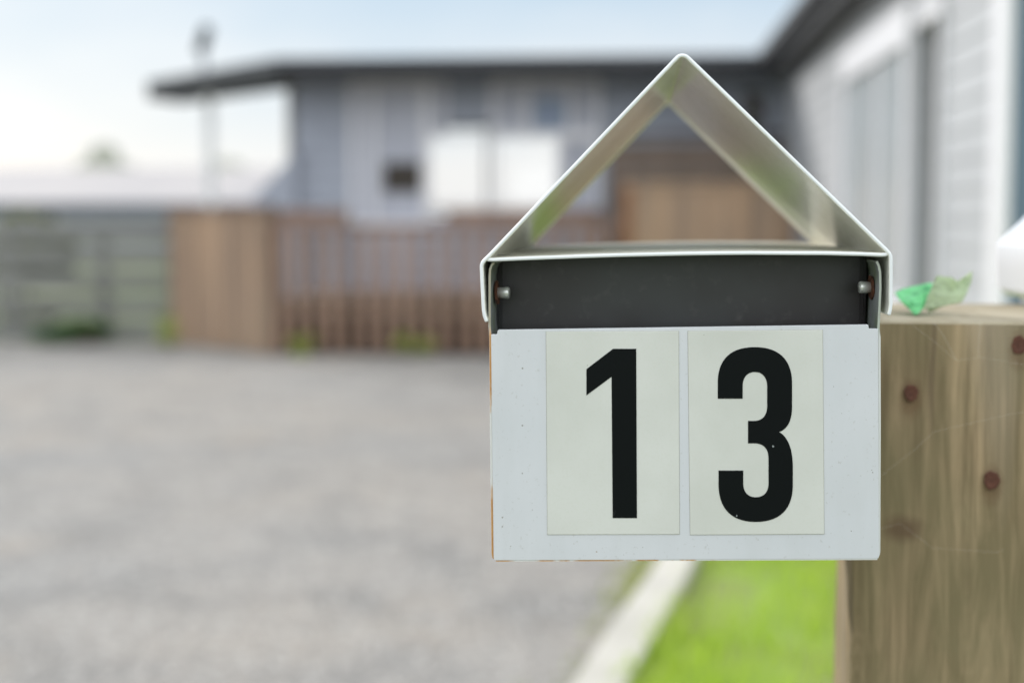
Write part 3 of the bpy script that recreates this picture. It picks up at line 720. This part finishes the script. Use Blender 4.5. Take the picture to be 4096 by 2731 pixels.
path = [(1946, 1032), (1956, 1038), (1975, 1038.5), (2080, 1034), (2200, 1029.5), (2350, 1024), (2500, 1019.5), (2730, 1014.5), (2870, 1012.5), (3000, 1011.5), (3304, 1013), (3440, 1016), (3520, 1019), (3538, 1018), (3548, 1013)]
mb = MB(); thick_path(mb, [P(*q) for q in path], px2(16), FRONT-.0035, YT-.002, ny=8, ml=3, mr=0)
wn(rs_); fs_ = mb.build('floor_sheet', [M_tube, M_tube, M_tube, M_floor], lb_, smooth=True, bevel=.00115, seg=3, ang=50)
wn(fs_)
# body shell: sides and bottom in one folded sheet
YBk = FRONT+.33
path = [(1975, 1052), (1966, 1060), (1959, 1078), (1957, 1110), (1957, 1230), (1957, 1300), (1960, 1345), (1963, 1700), (1969, 2215), (1972, 2232), (1984, 2237.5),
        (2200, 2236.5), (2700, 2235), (3200, 2231.5), (3505, 2229), (3516, 2224), (3519, 2210), (3521, 1700), (3520, 1350), (3516, 1318), (3520, 1240), (3524, 1150), (3523, 1090), (3517, 1062), (3509, 1046)]
mb = MB(); thick_path(mb, [P(*q) for q in path], px2(10), FRONT+.0022, YBk, ny=4, ml=2, mr=1)
wn(mb.build('body', [M_edge, M_paint, M_bodyin], lb_, smooth=True, bevel=.0004, seg=2, ang=50))
mb = MB(); mb.plate([P(1975, 1060), P(3508, 1045), P(3514, 2224), P(1978, 2230)], YBk-.003, YBk-.0015); mb.build('back_panel', M_bodyin, lb_)
# front panel
pan = [(1964, 1339), (1967, 1337), (1986, 1337), (1989, 1335), (1990, 1323), (1994, 1319), (3470, 1298), (3474, 1300), (3475, 1311), (3479, 1314.5), (3511, 1314.5), (3513, 1318),
       (3517, 2222), (3515, 2231), (3508, 2234.5), (1984, 2241), (1977, 2238), (1974.5, 2230)]
mb = MB(); mb.plate([P(*q) for q in pan], FRONT, FRONT+.0035)
fp = mb.build('front_panel', [M_paint], lb_, smooth=True, bevel=.0015, seg=4, ang=40)
wn(fp)
# rolled lip along the bottom of the panel (rust creeping underneath)
mb = MB(); a_, b_ = P(1982, 2240.5), P(3510, 2234)
mb.plate([a_, b_, P(3510, 2238.5), P(1984, 2245)], FRONT+.0004, FRONT+.0018); mb.build('rusty_seam', M_edge, lb_)
# dark flap inside slot
YFl = FRONT+.052
mb = MB(); pts = []
fl = [at(1985, 1040, YFl-.012), at(1995, 1040, YFl-.003), at(2010, 1040, YFl), at(3440, 1040, YFl), at(3456, 1040, YFl-.003), at(3466, 1040, YFl-.014)]
za, zb = P(2700, 1029)[1]+.006, P(2700, 1420, YFl)[1]
fl = [(q.x, q.y) for q in fl]
V = [(x, y, za-.006) for x, y in fl]+[(x, y, zb) for x, y in fl]+[(x, y+.0016, za-.006) for x, y in fl]+[(x, y+.0016, zb) for x, y in fl]; n = len(fl)
Fc = [(i, i+1, n+i+1, n+i) for i in range(n-1)]+[(2*n+i, 3*n+i, 3*n+i+1, 2*n+i+1) for i in range(n-1)]+[(i, 2*n+i, 2*n+i+1, i+1) for i in range(n-1)]+[(n+i, n+i+1, 3*n+i+1, 3*n+i) for i in range(n-1)]+[(0, n, 3*n, 2*n), (n-1, 3*n-1, 4*n-1, 2*n-1)]
obj('slot_flap', V, Fc, M_flap, lb_, smooth=False)
# hinge bolts
Yb_ = FRONT+.024
for side in (0, 1):
    if side == 0: s0, s1, pyc, sg = 1981, 2038, 1171, 1
    else: s0, s1, pyc, sg = 3492, 3436, 1149, -1
    a_ = at(s0, pyc, Yb_); b_ = at(s1, pyc, Yb_-.001); r_ = .0042
    mb = MB(); L1 = (b_-a_); mb.tube([a_, a_+L1*.80, a_+L1*.93, a_+L1, a_+L1*1.0, a_+L1*.96], [r_*.82, r_*.95, r_*.93, r_*.80, r_*.5, r_*.48], 20)
    bo = mb.build('hinge_bolt', M_bolt, lb_, smooth=True)
    mb = MB(); mb.tube([a_+L1*.955, a_+L1*.965], r_*.47, 16); mb.build('socket', M_slot, bo)
    mb = MB(); wv = []
    th = .0014; ax = Vector((sg, -.06, .06 if side == 0 else -.06)).normalized(); u = Vector((0, 1, 0)); v_ = ax.cross(u).normalized(); u = v_.cross(ax)
    ns = 22; c0 = a_+Vector((.0006*sg, 0, 0))
    for off in (0, th):
        for q in range(ns):
            an = 2*math.pi*q/ns; rr = .0078*(1+.06*math.sin(an*5+side)+.04*math.sin(an*9)); wv.append(c0+ax*off+u*math.cos(an)*rr+v_*math.sin(an)*rr)
    mb.add(wv, [tuple(range(ns))[::-1], tuple(range(ns, 2*ns))]+[(i, (i+1) % ns, (i+1) % ns+ns, i+ns) for i in range(ns)])
    mb.build('washer', M_rust, bo, bevel=.0003)
# number plates and numerals
def zq(x, y): return (1850+x/1.3067, 1200+y/1.3067)
for nm, q in (('number_plate', [(437, 165), (1130, 162), (1134, 1222), (444, 1224)]), ('number_plate', [(1178, 162), (1882, 156), (1890, 1221), (1190, 1225)])):
    mb = MB(); pl = [P(*zq(*k)) for k in q]
    mb.plate(pl, FRONT-.0005, FRONT-.00002)
    cx_ = sum(k[0] for k in pl)/4; cz_ = sum(k[1] for k in pl)/4
    plo = mb.build('number_plate', M_plate, lb_, bevel=.0003, seg=2)
    grow = [(cx_+(k[0]-cx_)*1.004, cz_+(k[1]-cz_)*1.0026) for k in pl]
    mb = MB(); mb.plate(grow, FRONT-.0002, FRONT-.00001); mb.build('plate_border', M_pedge, plo)
    if q[0][0] < 1000:
        num = [(787, 254), (908, 254), (912, 1137), (785, 1137), (779, 400), (648, 497), (648, 360)]
    else:
        def bz(p0, p1, p2, p3, n_=14):
            return [tuple((1-s_)**3*a+3*(1-s_)**2*s_*b+3*(1-s_)*s_*s_*c+s_**3*d for a, b, c, d in zip(p0, p1, p2, p3)) for s_ in [i/n_ for i in range(1, n_+1)]]
        num = [(1334, 514), (1464, 514), (1464, 450)]
        num += bz((1464, 450), (1464, 402), (1488, 375), (1528, 375)) + bz((1528, 375), (1568, 375), (1592, 404), (1592, 452))
        num += [(1592, 552)] + bz((1592, 552), (1592, 602), (1567, 630), (1522, 630)) + [(1492, 630), (1492, 747), (1524, 747)]
        num += bz((1524, 747), (1572, 747), (1599, 774), (1599, 826)) + [(1599, 955)] + bz((1599, 955), (1599, 1002), (1574, 1028), (1533, 1028))
        num += bz((1533, 1028), (1492, 1028), (1467, 1002), (1467, 955)) + [(1467, 889), (1338, 889), (1338, 972)]
        num += bz((1338, 972), (1342, 1090), (1408, 1157), (1532, 1157)) + bz((1532, 1157), (1656, 1157), (1724, 1092), (1726, 972))
        num += [(1726, 862)] + bz((1726, 862), (1724, 774), (1700, 712), (1654, 688)) + bz((1654, 688), (1700, 672), (1722, 626), (1722, 556))
        num += [(1722, 424)] + bz((1722, 424), (1718, 306), (1650, 245), (1527, 245)) + bz((1527, 245), (1404, 245), (1336, 306), (1334, 424))
    mb = MB(); mb.plate([P(*zq(*k)) for k in num], FRONT-.00075, FRONT-.00045)
    o_ = mb.build('numeral', M_num, plo)
    bm = bmesh.new(); bm.from_mesh(o_.data); bmesh.ops.triangulate(bm, faces=[f_ for f_ in bm.faces if len(f_.verts) > 4]); bm.to_mesh(o_.data); bm.free()

# ---------------------------------------------------------------- second letterbox at the far right
Y2 = 1.37
o2 = at(4200, 1180, Y2)
s2 = thing('letterbox', (o2.x, Y2-.06, o2.z), 'plain white gable-topped letterbox cut off by the right edge, standing on the timber post', 'letterbox')
prof = [(3984, 985), (3983, 1060), (3988, 1138), (3999, 1164), (4026, 1178), (4400, 1178), (4430, 1164), (4440, 1138), (4440, 985), (4428, 970), (4225, 765), (4212, 758), (4199, 765), (3994, 968)]
mb = MB(); mb.plate([P(*q, Y2) for q in prof], Y2-.115, Y2); b2 = mb.build('body', M_bright, s2, bevel=.005, seg=4, smooth=True); wn(b2)
zf = P(4026, 1178, Y2)[1]; xf = X_(4052, Y2)
mb = MB(); mb.box(xf, xf+.09, Y2-.10, Y2-.03, HP+.0022, zf+.0008); mb.build('foot', M_bright, s2, bevel=.001)

# ---------------------------------------------------------------- scrap of green paper
M_pg = leafmat('vivid_green_paper', (.16, .60, .24), (.26, .70, .36), 90, .3)
M_pp = leafmat('pale_green_paper', (.42, .52, .34), (.50, .60, .42), 70, .3)
for m_, dk_ in ((M_pg, (.03, .20, .10)), (M_pp, (.24, .30, .20))):
    t = NT(m_); lnk = t.b.inputs['Base Color'].links[0].from_socket
    st_ = t.ramp(t.noise(330, 3, (.35, .35, 1.6), .6), .54, .60, 0, .8); t.color(t.mix(st_, lnk, dk_))
def pp(px, py, Y): return tuple(at(px, py, Y))
YP = 1.165
pr = thing('paper_scrap', pp(3700, 1240, YP), 'crumpled green paper scrap lying on the timber post top', 'paper')
CR = bpy.data.textures.new('crumple', 'CLOUDS'); CR.noise_scale = .012
def sheet3(name, grid, m):
    nr, nc = len(grid), len(grid[0]); V = [v for r_ in grid for v in r_]
    Fc = [(i*nc+j, i*nc+j+1, (i+1)*nc+j+1, (i+1)*nc+j) for i in range(nr-1) for j in range(nc-1)]
    o = obj(name, V, Fc, m, pr, smooth=True)
    sb = o.modifiers.new('sub', 'SUBSURF'); sb.subdivision_type = 'SIMPLE'; sb.levels = 3; sb.render_levels = 3
    dp = o.modifiers.new('crumple', 'DISPLACE'); dp.texture = CR; dp.strength = .0035; dp.mid_level = .5; dp.texture_coords = 'LOCAL'
    so = o.modifiers.new('solid', 'SOLIDIFY'); so.thickness = .00025
    return o
sheet3('vivid_flap', [[pp(3579, 1168, 1.16), pp(3640, 1146, 1.175), pp(3690, 1138, 1.18), pp(3732, 1130, 1.185)],
                      [pp(3592, 1192, 1.15), pp(3640, 1180, 1.150), pp(3690, 1178, 1.15), pp(3722, 1176, 1.155)],
                      [pp(3620, 1222, 1.14), pp(3650, 1214, 1.135), pp(3682, 1206, 1.135), pp(3706, 1206, 1.14)],
                      [pp(3655, 1254, 1.128), pp(3664, 1257, 1.127), pp(3676, 1252, 1.127), pp(3694, 1232, 1.135)]], M_pg)
sheet3('pale_flap', [[pp(3746, 1103, 1.15), pp(3776, 1106, 1.155), pp(3806, 1109, 1.16), pp(3830, 1124, 1.165), pp(3862, 1104, 1.17), pp(3892, 1085, 1.165)],
                     [pp(3728, 1142, 1.142), pp(3760, 1144, 1.148), pp(3796, 1146, 1.155), pp(3826, 1150, 1.162), pp(3856, 1140, 1.165), pp(3884, 1128, 1.162)],
                     [pp(3712, 1184, 1.138), pp(3750, 1186, 1.143), pp(3786, 1186, 1.148), pp(3816, 1182, 1.152), pp(3844, 1178, 1.156), pp(3868, 1170, 1.158)],
                     [pp(3694, 1236, 1.134), pp(3734, 1232, 1.140), pp(3770, 1226, 1.145), pp(3800, 1218, 1.148), pp(3828, 1214, 1.152), pp(3850, 1208, 1.155)]], M_pp)
sheet3('tucked_fold', [[pp(3700, 1226, 1.142), pp(3740, 1226, 1.147), pp(3775, 1222, 1.150)], [pp(3712, 1248, 1.14), pp(3722, 1250, 1.145), pp(3738, 1244, 1.15)]], M_pp)
